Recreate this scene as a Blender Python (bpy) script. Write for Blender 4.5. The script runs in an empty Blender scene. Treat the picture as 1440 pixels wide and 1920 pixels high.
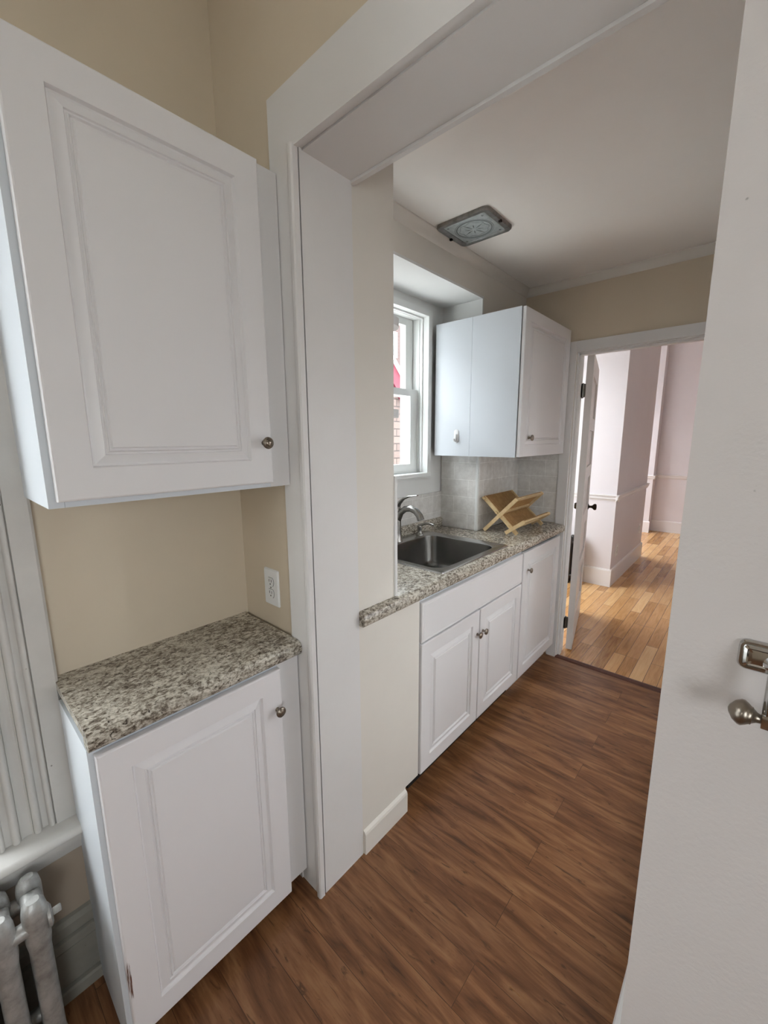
import bpy, bmesh, math, random
from mathutils import Vector, Matrix
random.seed(4)
S = bpy.context.scene
COL = S.collection

# ------------------------------------------------------------------ camera
cam_d = bpy.data.cameras.new('camera')
cam = bpy.data.objects.new('camera', cam_d)
COL.objects.link(cam)
YAW, PITCH, ROLL, FPX = 0.73284, -0.175073, -0.006037, 772.565
cy, sy, cp, sp = math.cos(YAW), math.sin(YAW), math.cos(PITCH), math.sin(PITCH)
fwd = Vector((-sy*cp, cy*cp, sp)); rgt = Vector((cy, sy, 0)); up = rgt.cross(fwd)
r2 = math.cos(ROLL)*rgt + math.sin(ROLL)*up
u2 = -math.sin(ROLL)*rgt + math.cos(ROLL)*up
m = Matrix((r2, u2, -fwd)).transposed().to_4x4()
m.translation = Vector((0, 0, 1.5))
cam.matrix_world = m
cam_d.sensor_fit = 'HORIZONTAL'; cam_d.sensor_width = 36.0
cam_d.lens = FPX/1440*36.0
cam_d.clip_start = 0.02; cam_d.clip_end = 200
S.camera = cam

# ------------------------------------------------------------------ world, exposure
S.view_settings.view_transform = 'Standard'
S.view_settings.look = 'None'
S.view_settings.gamma = 1.0
S.view_settings.use_curve_mapping = False
S.view_settings.exposure = 0.0
W = bpy.data.worlds.new('overcast_sky'); S.world = W; W.use_nodes = True
bg = W.node_tree.nodes['Background']
bg.inputs[0].default_value = (0.90, 0.96, 1.0, 1)
bg.inputs[1].default_value = 12.2

def portal(name, loc, rot, sx, sz):
    d = bpy.data.lights.new(name, 'AREA'); d.shape = 'RECTANGLE'; d.size = sx; d.size_y = sz
    d.cycles.is_portal = True
    o = bpy.data.objects.new(name, d); COL.objects.link(o)
    o.location = loc; o.rotation_euler = rot
HP = math.pi/2
# windows facing +X into the room: the portal's -Z axis points +X
portal('kitchen_window_portal', (-1.66, 1.67, 1.745), (0, -HP, 0), 0.98, 0.80)
portal('near_window_portal', (-1.50, -0.38, 1.40), (0, -HP, 0), 1.80, 0.76)
portal('hall_window_portal', (-1.98, 3.69, 1.60), (0, -HP, 0), 2.30, 1.18)
portal('hall_recess_window_portal', (-2.27, 6.80, 1.575), (0, -HP, 0), 2.45, 1.44)
portal('added_room_window_portal', (1.90, -0.70, 1.40), (0, HP, 0), 1.10, 0.80)  # from here on: portals of windows added for fill light
portal('added_hall_window_portal', (1.35, 3.25, 1.3), (0, HP, 0), 0.8, 0.4)
portal('added_back_window_portal', (-0.05, -2.55, 2.0), (HP, 0, 0), 0.50, 0.60)
portal('added_kitchen_window_portal', (0.10, 1.80, 1.075), (0, HP, 0), 1.35, 1.50)

# ------------------------------------------------------------------ materials
def srgb(r, g, b):
    f = lambda c: (c/255/12.92) if c/255 <= 0.04045 else ((c/255+0.055)/1.055)**2.4
    return (f(r), f(g), f(b), 1)

class NT:
    def __init__(s, name):
        s.m = bpy.data.materials.new(name); s.m.use_nodes = True
        s.t = s.m.node_tree; s.n = s.t.nodes; s.p = s.n['Principled BSDF']
    def node(s, typ, **kw):
        x = s.n.new(typ)
        for k, v in kw.items():
            if k in x.inputs: x.inputs[k].default_value = v
            else: setattr(x, k, v)
        return x
    def link(s, a, b): s.t.links.new(a, b)
    def coords(s, scale=(1, 1, 1)):
        tc = s.node('ShaderNodeTexCoord'); mp = s.node('ShaderNodeMapping')
        mp.inputs['Scale'].default_value = scale
        s.link(tc.outputs['Object'], mp.inputs[0]); return mp.outputs[0]
    def noise(s, vec, scale, detail=3, rough=0.5, dist=0.0):
        x = s.node('ShaderNodeTexNoise'); x.inputs['Scale'].default_value = scale
        x.inputs['Detail'].default_value = detail; x.inputs['Roughness'].default_value = rough
        x.inputs['Distortion'].default_value = dist
        s.link(vec, x.inputs['Vector']); return x.outputs['Fac']
    def ramp(s, fac, stops, interp='LINEAR'):
        x = s.node('ShaderNodeValToRGB'); x.color_ramp.interpolation = interp
        e = x.color_ramp.elements
        while len(e) > 1: e.remove(e[-1])
        e[0].position = stops[0][0]; e[0].color = stops[0][1]
        for p, c in stops[1:]:
            k = e.new(p); k.color = c
        s.link(fac, x.inputs[0]); return x.outputs[0]
    def mix(s, fac, a, b, mode='MIX'):
        x = s.node('ShaderNodeMix'); x.data_type = 'RGBA'; x.blend_type = mode
        for sock, v in ((x.inputs[0], fac), (x.inputs[6], a), (x.inputs[7], b)):
            if hasattr(v, 'links') or hasattr(v, 'is_linked'): s.link(v, sock)
            else: sock.default_value = v
        return x.outputs[2]
    def math(s, op, a, b=0.0, c=0.0):
        x = s.node('ShaderNodeMath'); x.operation = op
        for i, v in enumerate((a, b, c)):
            if hasattr(v, 'is_linked'): s.link(v, x.inputs[i])
            else: x.inputs[i].default_value = v
        return x.outputs[0]
    def bump(s, h, strength, dist=0.002):
        b = s.node('ShaderNodeBump'); b.inputs['Strength'].default_value = strength
        b.inputs['Distance'].default_value = dist
        s.link(h, b.inputs['Height']); s.link(b.outputs[0], s.p.inputs['Normal'])
    def set(s, col=None, rough=None, metal=None, spec=None):
        if col is not None:
            if hasattr(col, 'is_linked'): s.link(col, s.p.inputs['Base Color'])
            else: s.p.inputs['Base Color'].default_value = col
        if rough is not None:
            if hasattr(rough, 'is_linked'): s.link(rough, s.p.inputs['Roughness'])
            else: s.p.inputs['Roughness'].default_value = rough
        if metal is not None: s.p.inputs['Metallic'].default_value = metal
        if spec is not None: s.p.inputs['Specular IOR Level'].default_value = spec
        return s.m

def paint(name, rgb, rough=0.5, var=0.06, bscale=120, bstr=0.15, bdist=0.001, specks=0.0, spec=0.3, vscale=2.2):
    t = NT(name); v = t.coords()
    c = srgb(*rgb); d = tuple(x*(1-var) for x in c[:3]) + (1,)
    col = t.ramp(t.noise(v, vscale, 4, 0.6), [(0.3, d), (0.7, c)])
    if specks:
        f = t.noise(v, 38, 2, 0.4)
        k = t.ramp(f, [(0.795-specks, (0, 0, 0, 1)), (0.815-specks, (1, 1, 1, 1))])
        col = t.mix(k, col, (0.12, 0.10, 0.08, 1))
    t.bump(t.noise(v, bscale, 4, 0.55), bstr, bdist)
    return t.set(col, rough, spec=spec)

M = {}
M['tan'] = paint('tan_wall_paint', (218, 204, 182), 0.6, 0.05, specks=0.0)
M['trim'] = paint('white_gloss_trim_paint', (229, 227, 225), 0.38, 0.05, 60, 0.25, specks=0.0)
M['stub'] = paint('cream_white_wall_paint', (230, 225, 216), 0.42, 0.05, 40, 0.25, specks=0.0)
M['plaster'] = paint('textured_white_plaster', (214, 208, 205), 0.5, 0.05, 130, 0.35, 0.002, specks=0.02)
M['ceiling'] = paint('ceiling_paint', (250, 246, 240), 0.6, 0.04, 100, 0.1)
M['hall'] = paint('lilac_white_wall_paint', (235, 229, 232), 0.55, 0.04)
M['halltrim'] = paint('hall_white_trim_paint', (240, 236, 236), 0.35, 0.03)
M['alcove'] = paint('alcove_white_paint', (236, 237, 235), 0.45, 0.03)
M['vinyl'] = paint('white_window_vinyl', (240, 242, 240), 0.35, 0.03)
M['cabinet'] = paint('white_cabinet_foil', (232, 230, 230), 0.32, 0.025, 200, 0.03)
M['cabside'] = paint('white_melamine', (216, 221, 226), 0.38, 0.02, 200, 0.03)
M['plastic'] = paint('white_plastic', (238, 239, 239), 0.3, 0.01, 200, 0.02)
M['oldpaint'] = paint('worn_white_paint', (212, 209, 204), 0.42, 0.10, 45, 0.3, 0.002, specks=0.02, vscale=6)
M['apron'] = paint('shaded_tan_paint', (170, 156, 140), 0.6, 0.1)  # tan paint darkened: shade under the window put into the colour
M['shaded'] = paint('shaded_white_board_paint', (150, 146, 136), 0.6, 0.3, 30, 0.4, 0.003, specks=0.04, vscale=7)  # mottled board paint, darkened so the colour holds the shade behind the radiator

def metal(name, rgb, rough, aniso=False, var=0.15):
    t = NT(name); v = t.coords((1, 1, 1))
    c = srgb(*rgb); d = tuple(x*(1-var) for x in c[:3]) + (1,)
    col = t.ramp(t.noise(v, 40, 3), [(0.3, d), (0.7, c)])
    return t.set(col, rough, 1.0)
M['nickel'] = metal('brushed_nickel', (150, 140, 128), 0.32)
M['chrome'] = metal('chrome', (190, 188, 185), 0.13, var=0.05)
M['faucet'] = metal('satin_nickel_faucet', (172, 170, 166), 0.27)
M['darkknob'] = metal('dark_bronze_knob', (62, 54, 46), 0.4)
M['darkmetal'] = metal('tarnished_grey_metal', (160, 158, 154), 0.42, var=0.4)
M['hinge'] = metal('steel_hinge', (150, 148, 142), 0.4)
t = NT('shaded_stainless_basin'); v = t.coords((6, 160, 160))
t.bump(t.noise(v, 5, 2), 0.08, 0.0005)
M['steel'] = t.set(srgb(118, 117, 114), 0.27, 1.0)  # basin copy of the sink steel, darkened for its dim reflections
M['rimsteel'] = metal('lit_steel_rim', (178, 177, 174), 0.25, var=0.06)  # rim copy of the same steel, lightened for its shine
t = NT('silver_radiator_paint'); v = t.coords()
t.bump(t.noise(v, 90, 4), 0.4, 0.002)
M['radiator'] = t.set(t.ramp(t.noise(v, 26, 5, 0.65), [(0.25, srgb(128, 126, 122)), (0.6, srgb(178, 177, 174))]), 0.42, 0.4)
M['darkrad'] = NT('dark_brown_radiator').set(srgb(46, 42, 40), 0.4, 0.3)
M['black'] = NT('black_void').set(srgb(14, 13, 12), 0.8)
M['darkslot'] = NT('dark_slot').set(srgb(28, 25, 22), 0.7)

# speckled laminate counter
def granite():
    t = NT('speckled_stone_laminate'); v = t.coords((1.0, 0.62, 1.0))
    big = t.noise(v, 9, 3, 0.5)
    f1 = t.noise(v, 95, 5, 0.68, 0.5)
    f2 = t.noise(v, 210, 3, 0.6)
    f = t.math('ADD', t.math('MULTIPLY', f1, 0.62), t.math('ADD', t.math('MULTIPLY', f2, 0.26), t.math('MULTIPLY', big, 0.12)))
    col = t.ramp(f, [(0.37, srgb(70, 62, 54)), (0.43, srgb(112, 102, 90)), (0.475, srgb(152, 143, 130)),
                     (0.53, srgb(192, 185, 171)), (0.60, srgb(222, 216, 203)), (0.68, srgb(182, 172, 156))])
    w = t.coords((1, 1, 1))
    dk = t.ramp(t.noise(w, 75, 4, 0.6, 1.0), [(0.61, (0, 0, 0, 1)), (0.66, (1, 1, 1, 1))])
    col = t.mix(dk, col, srgb(70, 62, 54))
    t.bump(f, 0.08, 0.001)
    return t.set(col, 0.18, spec=0.5)
M['granite'] = granite()

# dark walnut laminate, boards along X
def laminate():
    t = NT('walnut_laminate_boards'); tc = t.node('ShaderNodeTexCoord')
    br = t.node('ShaderNodeTexBrick'); br.offset = 0.37; br.offset_frequency = 2
    t.link(tc.outputs['Object'], br.inputs['Vector'])
    br.inputs['Scale'].default_value = 1.0; br.inputs['Brick Width'].default_value = 1.2
    br.inputs['Row Height'].default_value = 0.125; br.inputs['Mortar Size'].default_value = 0.0009
    br.inputs['Mortar Smooth'].default_value = 0.2; br.inputs['Bias'].default_value = 0.0
    br.inputs['Color1'].default_value = (0.25, 0.25, 0.25, 1); br.inputs['Color2'].default_value = (0.8, 0.8, 0.8, 1)
    br.inputs['Mortar'].default_value = (0.0, 0.0, 0.0, 1)
    bw = t.node('ShaderNodeRGBToBW'); t.link(br.outputs['Color'], bw.inputs[0])
    # shift the grain per board
    mp = t.node('ShaderNodeMapping'); mp.inputs['Scale'].default_value = (1.0, 7.0, 1)
    cb = t.node('ShaderNodeCombineXYZ'); t.link(t.math('MULTIPLY', bw.outputs[0], 7.0), cb.inputs[0]); t.link(t.math('MULTIPLY', bw.outputs[0], 3.0), cb.inputs[1])
    va = t.node('ShaderNodeVectorMath'); va.operation = 'ADD'
    t.link(tc.outputs['Object'], va.inputs[0]); t.link(cb.outputs[0], va.inputs[1]); t.link(va.outputs[0], mp.inputs[0])
    g1 = t.noise(mp.outputs[0], 2.2, 6, 0.55, 1.6)
    mp2 = t.node('ShaderNodeMapping'); mp2.inputs['Scale'].default_value = (4, 60, 1); t.link(va.outputs[0], mp2.inputs[0])
    g2 = t.noise(mp2.outputs[0], 3.0, 4, 0.6, 0.3)
    f = t.math('ADD', t.math('MULTIPLY', g1, 0.8), t.math('MULTIPLY', g2, 0.2))
    col = t.ramp(f, [(0.30, srgb(68, 41, 25)), (0.42, srgb(107, 69, 43)), (0.52, srgb(129, 88, 58)), (0.62, srgb(149, 107, 73)), (0.75, srgb(168, 127, 91))])
    mp3 = t.node('ShaderNodeMapping'); mp3.inputs['Scale'].default_value = (5, 26, 1); t.link(va.outputs[0], mp3.inputs[0])
    kn = t.ramp(t.noise(mp3.outputs[0], 2.4, 4, 0.6, 1.0), [(0.60, (0, 0, 0, 1)), (0.70, (1, 1, 1, 1))])
    col = t.mix(t.math('MULTIPLY', kn, 0.75), col, srgb(62, 37, 22))
    tint = t.ramp(bw.outputs[0], [(0.0, (0.35, 0.33, 0.32, 1)), (0.12, (0.80, 0.77, 0.75, 1)), (0.8, (1.04, 1.03, 1.0, 1))])
    col = t.mix(1.0, col, tint, 'MULTIPLY')
    t.bump(t.math('ADD', f, br.outputs['Fac']), 0.05, 0.001)
    return t.set(col, t.ramp(f, [(0.3, (0.36,)*3+(1,)), (0.7, (0.27,)*3+(1,))]), spec=0.45)
M['laminate'] = laminate()

def oak():
    t = NT('honey_oak_strip_floor'); tc = t.node('ShaderNodeTexCoord')
    rot = t.node('ShaderNodeMapping'); rot.inputs['Rotation'].default_value = (0, 0, HP)
    t.link(tc.outputs['Object'], rot.inputs[0])
    br = t.node('ShaderNodeTexBrick'); br.offset = 0.43; br.offset_frequency = 3
    t.link(rot.outputs[0], br.inputs['Vector'])
    br.inputs['Scale'].default_value = 1.0; br.inputs['Brick Width'].default_value = 0.62
    br.inputs['Row Height'].default_value = 0.075; br.inputs['Mortar Size'].default_value = 0.0011
    br.inputs['Color1'].default_value = (0.1, 0.1, 0.1, 1); br.inputs['Color2'].default_value = (0.95, 0.95, 0.95, 1)
    br.inputs['Mortar'].default_value = (0.0, 0.0, 0.0, 1)
    bw = t.node('ShaderNodeRGBToBW'); t.link(br.outputs['Color'], bw.inputs[0])
    mp = t.node('ShaderNodeMapping'); mp.inputs['Scale'].default_value = (30, 2.5, 1)
    t.link(tc.outputs['Object'], mp.inputs[0])
    g = t.noise(mp.outputs[0], 2.0, 5, 0.6, 0.6)
    f = t.math('ADD', t.math('MULTIPLY', g, 0.5), t.math('MULTIPLY', bw.outputs[0], 0.5))
    col = t.ramp(f, [(0.24, srgb(150, 104, 62)), (0.42, srgb(196, 146, 94)), (0.6, srgb(216, 168, 114)), (0.78, srgb(230, 188, 136))])
    edge = t.math('SUBTRACT', 1.0, br.outputs['Fac'])
    col = t.mix(edge, srgb(70, 42, 22), col)
    return t.set(col, 0.26, spec=0.5)
M['oak'] = oak()

def tiles():
    t = NT('pale_grey_subway_tile'); tc = t.node('ShaderNodeTexCoord')
    sx = t.node('ShaderNodeSeparateXYZ'); t.link(tc.outputs['Object'], sx.inputs[0])
    cb = t.node('ShaderNodeCombineXYZ')
    t.link(t.math('ADD', t.math('SUBTRACT', sx.outputs[0], sx.outputs[1]), 0.966), cb.inputs[0])
    t.link(t.math('SUBTRACT', sx.outputs[2], 0.09), cb.inputs[1])
    br = t.node('ShaderNodeTexBrick'); br.offset = 0.5; t.link(cb.outputs[0], br.inputs['Vector'])
    br.inputs['Scale'].default_value = 1.0; br.inputs['Brick Width'].default_value = 0.203
    br.inputs['Row Height'].default_value = 0.1055; br.inputs['Mortar Size'].default_value = 0.0022
    br.inputs['Mortar Smooth'].default_value = 0.3
    br.inputs['Color1'].default_value = srgb(225, 223, 219); br.inputs['Color2'].default_value = srgb(235, 233, 229)
    br.inputs['Mortar'].default_value = srgb(250, 249, 246)
    v = t.coords()
    cl = t.ramp(t.noise(v, 26, 5, 0.65), [(0.35, (0.86, 0.85, 0.84, 1)), (0.65, (1.02, 1.02, 1.02, 1))])
    col = t.mix(1.0, br.outputs['Color'], cl, 'MULTIPLY')
    h = t.math('ADD', t.math('MULTIPLY', t.math('SUBTRACT', 1.0, br.outputs['Fac']), 0.5), t.math('MULTIPLY', t.noise(v, 55, 3), 0.35))
    t.bump(h, 0.35, 0.003)
    return t.set(col, 0.2, spec=0.5)
M['tile'] = tiles()

def bamboo(name, a, b):
    t = NT(name); v = t.coords((14, 14, 14))
    return t.set(t.ramp(t.noise(v, 3, 4), [(0.3, srgb(*a)), (0.7, srgb(*b))]), 0.45)
M['bamboo'] = bamboo('light_bamboo', (214, 184, 136), (232, 206, 160))
M['dowel'] = bamboo('brown_bamboo_dowel', (172, 132, 84), (194, 154, 104))
M['dooredge'] = paint('white_door_paint', (232, 226, 222), 0.35, 0.04, specks=0.0)
M['threshold'] = bamboo('dark_cherry_reducer', (74, 40, 30), (92, 52, 38))

def glass():
    t = NT('window_glass'); n = t.n
    tr = n.new('ShaderNodeBsdfTransparent'); gl = n.new('ShaderNodeBsdfGlossy'); gl.inputs['Roughness'].default_value = 0.02
    mx = n.new('ShaderNodeMixShader'); fr = n.new('ShaderNodeFresnel'); fr.inputs[0].default_value = 1.45
    ge = n.new('ShaderNodeNewGeometry')
    t.link(t.math('MULTIPLY', fr.outputs[0], t.math('SUBTRACT', 1.0, ge.outputs['Backfacing'])), mx.inputs[0]); t.link(tr.outputs[0], mx.inputs[1]); t.link(gl.outputs[0], mx.inputs[2])
    t.link(mx.outputs[0], n['Material Output'].inputs[0]); return t.m
M['glass'] = glass()
t = NT('frosted_lamp_glass'); v = t.coords()
M['lampglass'] = t.set(t.ramp(t.noise(v, 60, 4), [(0.3, srgb(160, 170, 170)), (0.7, srgb(184, 192, 192))]), 0.3)
M['etchdark'] = NT('dark_etched_lines').set(srgb(84, 88, 88), 0.4)
M['etch'] = NT('etched_glass_lines').set(srgb(112, 118, 118), 0.4)

def bricks(name, c1, c2, mo, bw, rh, ms):
    t = NT(name); tc = t.node('ShaderNodeTexCoord')
    sx = t.node('ShaderNodeSeparateXYZ'); t.link(tc.outputs['Object'], sx.inputs[0])
    cb = t.node('ShaderNodeCombineXYZ'); t.link(t.math('ADD', sx.outputs[0], sx.outputs[1]), cb.inputs[0]); t.link(sx.outputs[2], cb.inputs[1])
    br = t.node('ShaderNodeTexBrick'); t.link(cb.outputs[0], br.inputs['Vector'])
    br.inputs['Scale'].default_value = 1.0; br.inputs['Brick Width'].default_value = bw; br.inputs['Row Height'].default_value = rh
    br.inputs['Mortar Size'].default_value = ms
    br.inputs['Color1'].default_value = srgb(*c1); br.inputs['Color2'].default_value = srgb(*c2); br.inputs['Mortar'].default_value = srgb(*mo)
    return t.set(br.outputs['Color'], 0.85)
M['brick'] = bricks('red_brick', (62, 42, 39), (70, 49, 46), (80, 68, 65), 0.22, 0.075, 0.012)
M['shingle'] = bricks('weathered_pink_shingle', (94, 80, 75), (104, 90, 84), (54, 45, 42), 0.34, 0.16, 0.012)
M['redtrim'] = paint('red_rake_board_paint', (104, 34, 50), 0.6, 0.1)
M['asphalt'] = paint('pale_concrete_yard', (212, 210, 206), 0.9, 0.08)
M['reflector_siding'] = paint('reflector_siding', (216, 216, 214), 0.8, 0.05)
M['blocker_siding'] = paint('grey_blocker_siding', (170, 172, 174), 0.8, 0.1)
M['extglass'] = NT('dull_outside_pane').set(srgb(140, 150, 150), 0.2)

def stained_door(loc):
    """white foil door with a brown worn streak on its hinge-side edge"""
    t = NT('white_cabinet_foil_with_rust_streak'); v = t.coords()
    c = srgb(232, 229, 230)
    sx = t.node('ShaderNodeSeparateXYZ'); t.link(v, sx.inputs[0])
    yy = t.math('SUBTRACT', sx.outputs[1], 0.164-loc[1]); zz = t.math('SUBTRACT', sx.outputs[2], 0.245-loc[2])
    ay = t.math('DIVIDE', yy, 0.011); az = t.math('DIVIDE', zz, 0.095)
    d = t.math('ADD', t.math('MULTIPLY', ay, ay), t.math('MULTIPLY', az, az))
    mp = t.node('ShaderNodeMapping'); mp.inputs['Scale'].default_value = (300, 300, 18)
    t.link(v, mp.inputs[0])
    d = t.math('ADD', d, t.math('MULTIPLY', t.noise(mp.outputs[0], 1.0, 3), 1.6))
    k = t.ramp(d, [(0.75, (1, 1, 1, 1)), (1.0, (0, 0, 0, 1))])
    col = t.mix(k, c, srgb(96, 58, 40))
    return t.set(col, 0.34, spec=0.3)

# ------------------------------------------------------------------ mesh helpers
def box(bm, x0, x1, y0, y1, z0, z1, bev=0.0):
    a = bmesh.ops.create_cube(bm, size=1.0)['verts']
    for q in a:
        q.co = Vector(((x0+x1)/2 + q.co.x*(x1-x0), (y0+y1)/2 + q.co.y*(y1-y0), (z0+z1)/2 + q.co.z*(z1-z0)))
    if bev > 0:
        es = list({e for q in a for e in q.link_edges})
        bmesh.ops.bevel(bm, geom=es, offset=bev, segments=2, profile=0.7, affect='EDGES', clamp_overlap=True)

def loft(bm, loops, cap0=True, cap1=True, closed=True):
    vs = [[bm.verts.new(p) for p in L] for L in loops]
    n = len(vs[0])
    for a, b in zip(vs, vs[1:]):
        for i in range(n if closed else n-1):
            j = (i+1) % n
            bm.faces.new((a[i], a[j], b[j], b[i]))
    if cap0: bm.faces.new(list(reversed(vs[0])))
    if cap1: bm.faces.new(vs[-1])

def basis(d):
    d = Vector(d).normalized()
    a = Vector((0, 0, 1)) if abs(d.z) < 0.9 else Vector((1, 0, 0))
    u = d.cross(a).normalized(); return u, d.cross(u).normalized(), d

def lathe(bm, prof, origin, axis, seg=20):
    u, w, d = basis(axis); o = Vector(origin)
    loops = []
    for r, h in prof:
        r = max(r, 1e-5)
        loops.append([o + d*h + (u*math.cos(2*math.pi*k/seg) + w*math.sin(2*math.pi*k/seg))*r for k in range(seg)])
    loft(bm, loops)

def tube(bm, pts, rad, seg=10, flat=None):
    pts = [Vector(p) for p in pts]
    if not hasattr(rad, '__len__'): rad = [rad]*len(pts)
    loops = []
    d0 = (pts[1]-pts[0]).normalized(); u, w, _ = basis(d0)
    for i, p in enumerate(pts):
        d = (pts[min(i+1, len(pts)-1)] - pts[max(i-1, 0)]).normalized()
        u = (u - d*u.dot(d)).normalized(); w = d.cross(u)
        fx = flat[i] if flat else (1, 1)
        loops.append([p + (u*math.cos(2*math.pi*k/seg)*fx[0] + w*math.sin(2*math.pi*k/seg)*fx[1])*rad[i] for k in range(seg)])
    loft(bm, loops)

def extrude(bm, prof, axis, a, b):
    """closed 2-D profile swept from a to b. axis 'y': prof=(x,z); 'x': prof=(y,z); 'z': prof=(x,y)"""
    f = {'y': lambda p, t: (p[0], t, p[1]), 'x': lambda p, t: (t, p[0], p[1]), 'z': lambda p, t: (p[0], p[1], t)}[axis]
    loft(bm, [[f(p, a) for p in prof], [f(p, b) for p in prof]])

def bar(bm, p, q, w, h, side=(0, 1, 0), bev=0.0):
    """rectangular stick from p to q; w across 'side', h across the other way"""
    p, q = Vector(p), Vector(q); d = (q-p).normalized(); s = Vector(side); s = (s - d*s.dot(d)).normalized(); n = d.cross(s)
    ring = lambda c: [c+s*w/2+n*h/2, c-s*w/2+n*h/2, c-s*w/2-n*h/2, c+s*w/2-n*h/2]
    loft(bm, [ring(p), ring(q)])

def rrect(cx, cy_, w, h, r, n=6):
    out = []
    for qx, qy, a0 in ((1, 1, 0), (-1, 1, 90), (-1, -1, 180), (1, -1, 270)):
        for k in range(n+1):
            a = math.radians(a0 + 90*k/n)
            out.append((cx + qx*(w/2-r) + r*math.cos(a), cy_ + qy*(h/2-r) + r*math.sin(a)))
    return out

def ring(bm, n0, n1, u0, u1, v0, v1, wu0, wu1, wv0, wv1, face='x'):
    """rectangular frame with a hole, one piece; n = through the wall, u = along it, v = up"""
    f = (lambda n, u, v: (n, u, v)) if face == 'x' else (lambda n, u, v: (u, n, v))
    O = [(u0, v0), (u1, v0), (u1, v1), (u0, v1)]
    I = [(u0+wu0, v0+wv0), (u1-wu1, v0+wv0), (u1-wu1, v1-wv1), (u0+wu0, v1-wv1)]
    L = [[bm.verts.new(f(n, u, v)) for u, v in P] for n, P in ((n0, O), (n1, O), (n1, I), (n0, I))]
    for a, b in zip(L, L[1:]+L[:1]):
        for i in range(4): bm.faces.new((a[i], a[(i+1) % 4], b[(i+1) % 4], b[i]))
    return bm

def R(*a, **k): return ring(bmesh.new(), *a, **k)

def boards(root, mat, *items):
    for nm, *b in items: obj(nm, B(b), mat, root)

def world_loc(o):
    v = Vector((0, 0, 0))
    while o: v += o.location; o = o.parent
    return v

def obj(name, bm, mat, parent=None, smooth=None, label=None):
    bmesh.ops.recalc_face_normals(bm, faces=bm.faces)
    if parent is not None:
        bmesh.ops.translate(bm, verts=bm.verts, vec=-world_loc(parent))
    me = bpy.data.meshes.new(name); bm.to_mesh(me); bm.free()
    me.materials.append(mat)
    o = bpy.data.objects.new(name, me); COL.objects.link(o)
    if smooth:
        for p in me.polygons: p.use_smooth = True
        md = None
        try:
            me.set_sharp_from_angle(angle=math.radians(smooth))
        except Exception: pass
    if parent is not None: o.parent = parent
    if label: o['label'] = label
    return o

def thing(name, label, cat, loc, group=None):
    o = bpy.data.objects.new(name, None); COL.objects.link(o); o.location = loc; o.empty_display_size = 0.05
    o['label'] = label; o['category'] = cat
    if group: o['group'] = group
    return o

def tag(o, label, cat, group=None):
    o['label'] = label; o['category'] = cat
    if group: o['group'] = group
    return o

def struct(name, bm, mat, label=None, parent=None, smooth=None):
    o = obj(name, bm, mat, parent, smooth)
    if parent is None: o['kind'] = 'structure'
    if label: o['label'] = label
    return o

def B(*boxes, bev=0.0):
    bm = bmesh.new()
    for b in boxes: box(bm, *b, bev=bev)
    return bm

# ------------------------------------------------------------------ shell
ZN, ZK, ZH = 2.85, 2.445, 3.05
PY = 0.705           # face of the wall that holds the opening
XN = -1.29           # niche back wall
struct('floor', B((-1.65, 1.75, -2.4, 2.79, -0.06, 0.0)), M['laminate'], 'dark walnut laminate floor of kitchen and pantry corner')
struct('floor_hall', B((-2.3, 1.4, 2.79, 8.0, -0.06, 0.0)), M['oak'], 'honey oak strip floor of the hallway')
struct('wall_left', B((-1.45, XN, 0.0, PY, 0, ZN), (-1.45, XN, -2.4, -0.75, 0, ZN), (-1.45, XN, -0.75, 0.0, 0, 0.50), (-1.45, XN, -0.75, 0.0, 2.30, ZN)),
       M['tan'], 'tan wall behind the left cabinets')
struct('wall_partition', B((-1.45, -0.925, PY, 0.88, 0, ZN), (-0.925, -0.0685, PY, 0.88, 2.215, ZN)), M['tan'], 'tan wall around the cased opening')
struct('wall_stub', B((-1.30, -0.917, 0.88, 1.07, 0.942, ZK), (-1.30, -0.93, 0.88, 1.07, 0.0, 0.942)), M['stub'], 'cream white wall end beside the kitchen counter')
struct('wall_right', B((-0.0685, 1.75, 0.70, 0.88, 0, ZN), (-0.08, 0.05, 0.88, 1.05, 0, ZN), (-0.08, 0.05, 2.55, 2.90, 0, ZN), (-0.08, 0.05, 1.05, 2.55, 0, 0.40), (-0.08, 0.05, 1.05, 2.55, 1.75, ZN)), M['plaster'], 'textured off-white plaster wall at the right edge')
struct('wall_room_right', B((1.75, 1.85, -2.4, -1.1, 0, ZN), (1.75, 1.85, -0.3, 0.88, 0, ZN), (1.75, 1.85, -1.1, -0.3, 0, 0.85), (1.75, 1.85, -1.1, -0.3, 1.95, ZN)), M['tan'])
struct('wall_room_back', B((-1.45, -0.30, -2.5, -2.4, 0, ZN), (0.20, 1.85, -2.5, -2.4, 0, ZN), (-0.30, 0.20, -2.5, -2.4, 0, 1.70), (-0.30, 0.20, -2.5, -2.4, 2.30, ZN)), M['tan'])
struct('ceiling', B((-1.45, 1.85, -2.5, 0.88, ZN, ZN+0.1)), M['ceiling'])
struct('ceiling_kitchen', B((-1.65, 0.05, 0.88, 2.90, ZK, ZK+0.1)), M['ceiling'], 'plain off-white kitchen ceiling')
AB = -1.50           # alcove back
struct('wall_kitchen_left', B((-1.65, -1.235, 0.88, 2.775, 2.28, ZK), (-1.65, -1.235, 2.217, 2.775, 0, 2.28)), M['stub'], 'cream wall above the window recess')
struct('wall_alcove', B((-1.65, AB, 0.88, 1.30, 0, 2.28), (-1.65, AB, 2.04, 2.217, 0, 2.28), (-1.65, AB, 1.30, 2.04, 0, 1.29), (-1.65, AB, 1.30, 2.04, 2.19, 2.28),
                        (AB, -1.30, 0.88, 1.07, 0, 2.28)), M['alcove'], 'white back of the window recess')
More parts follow.
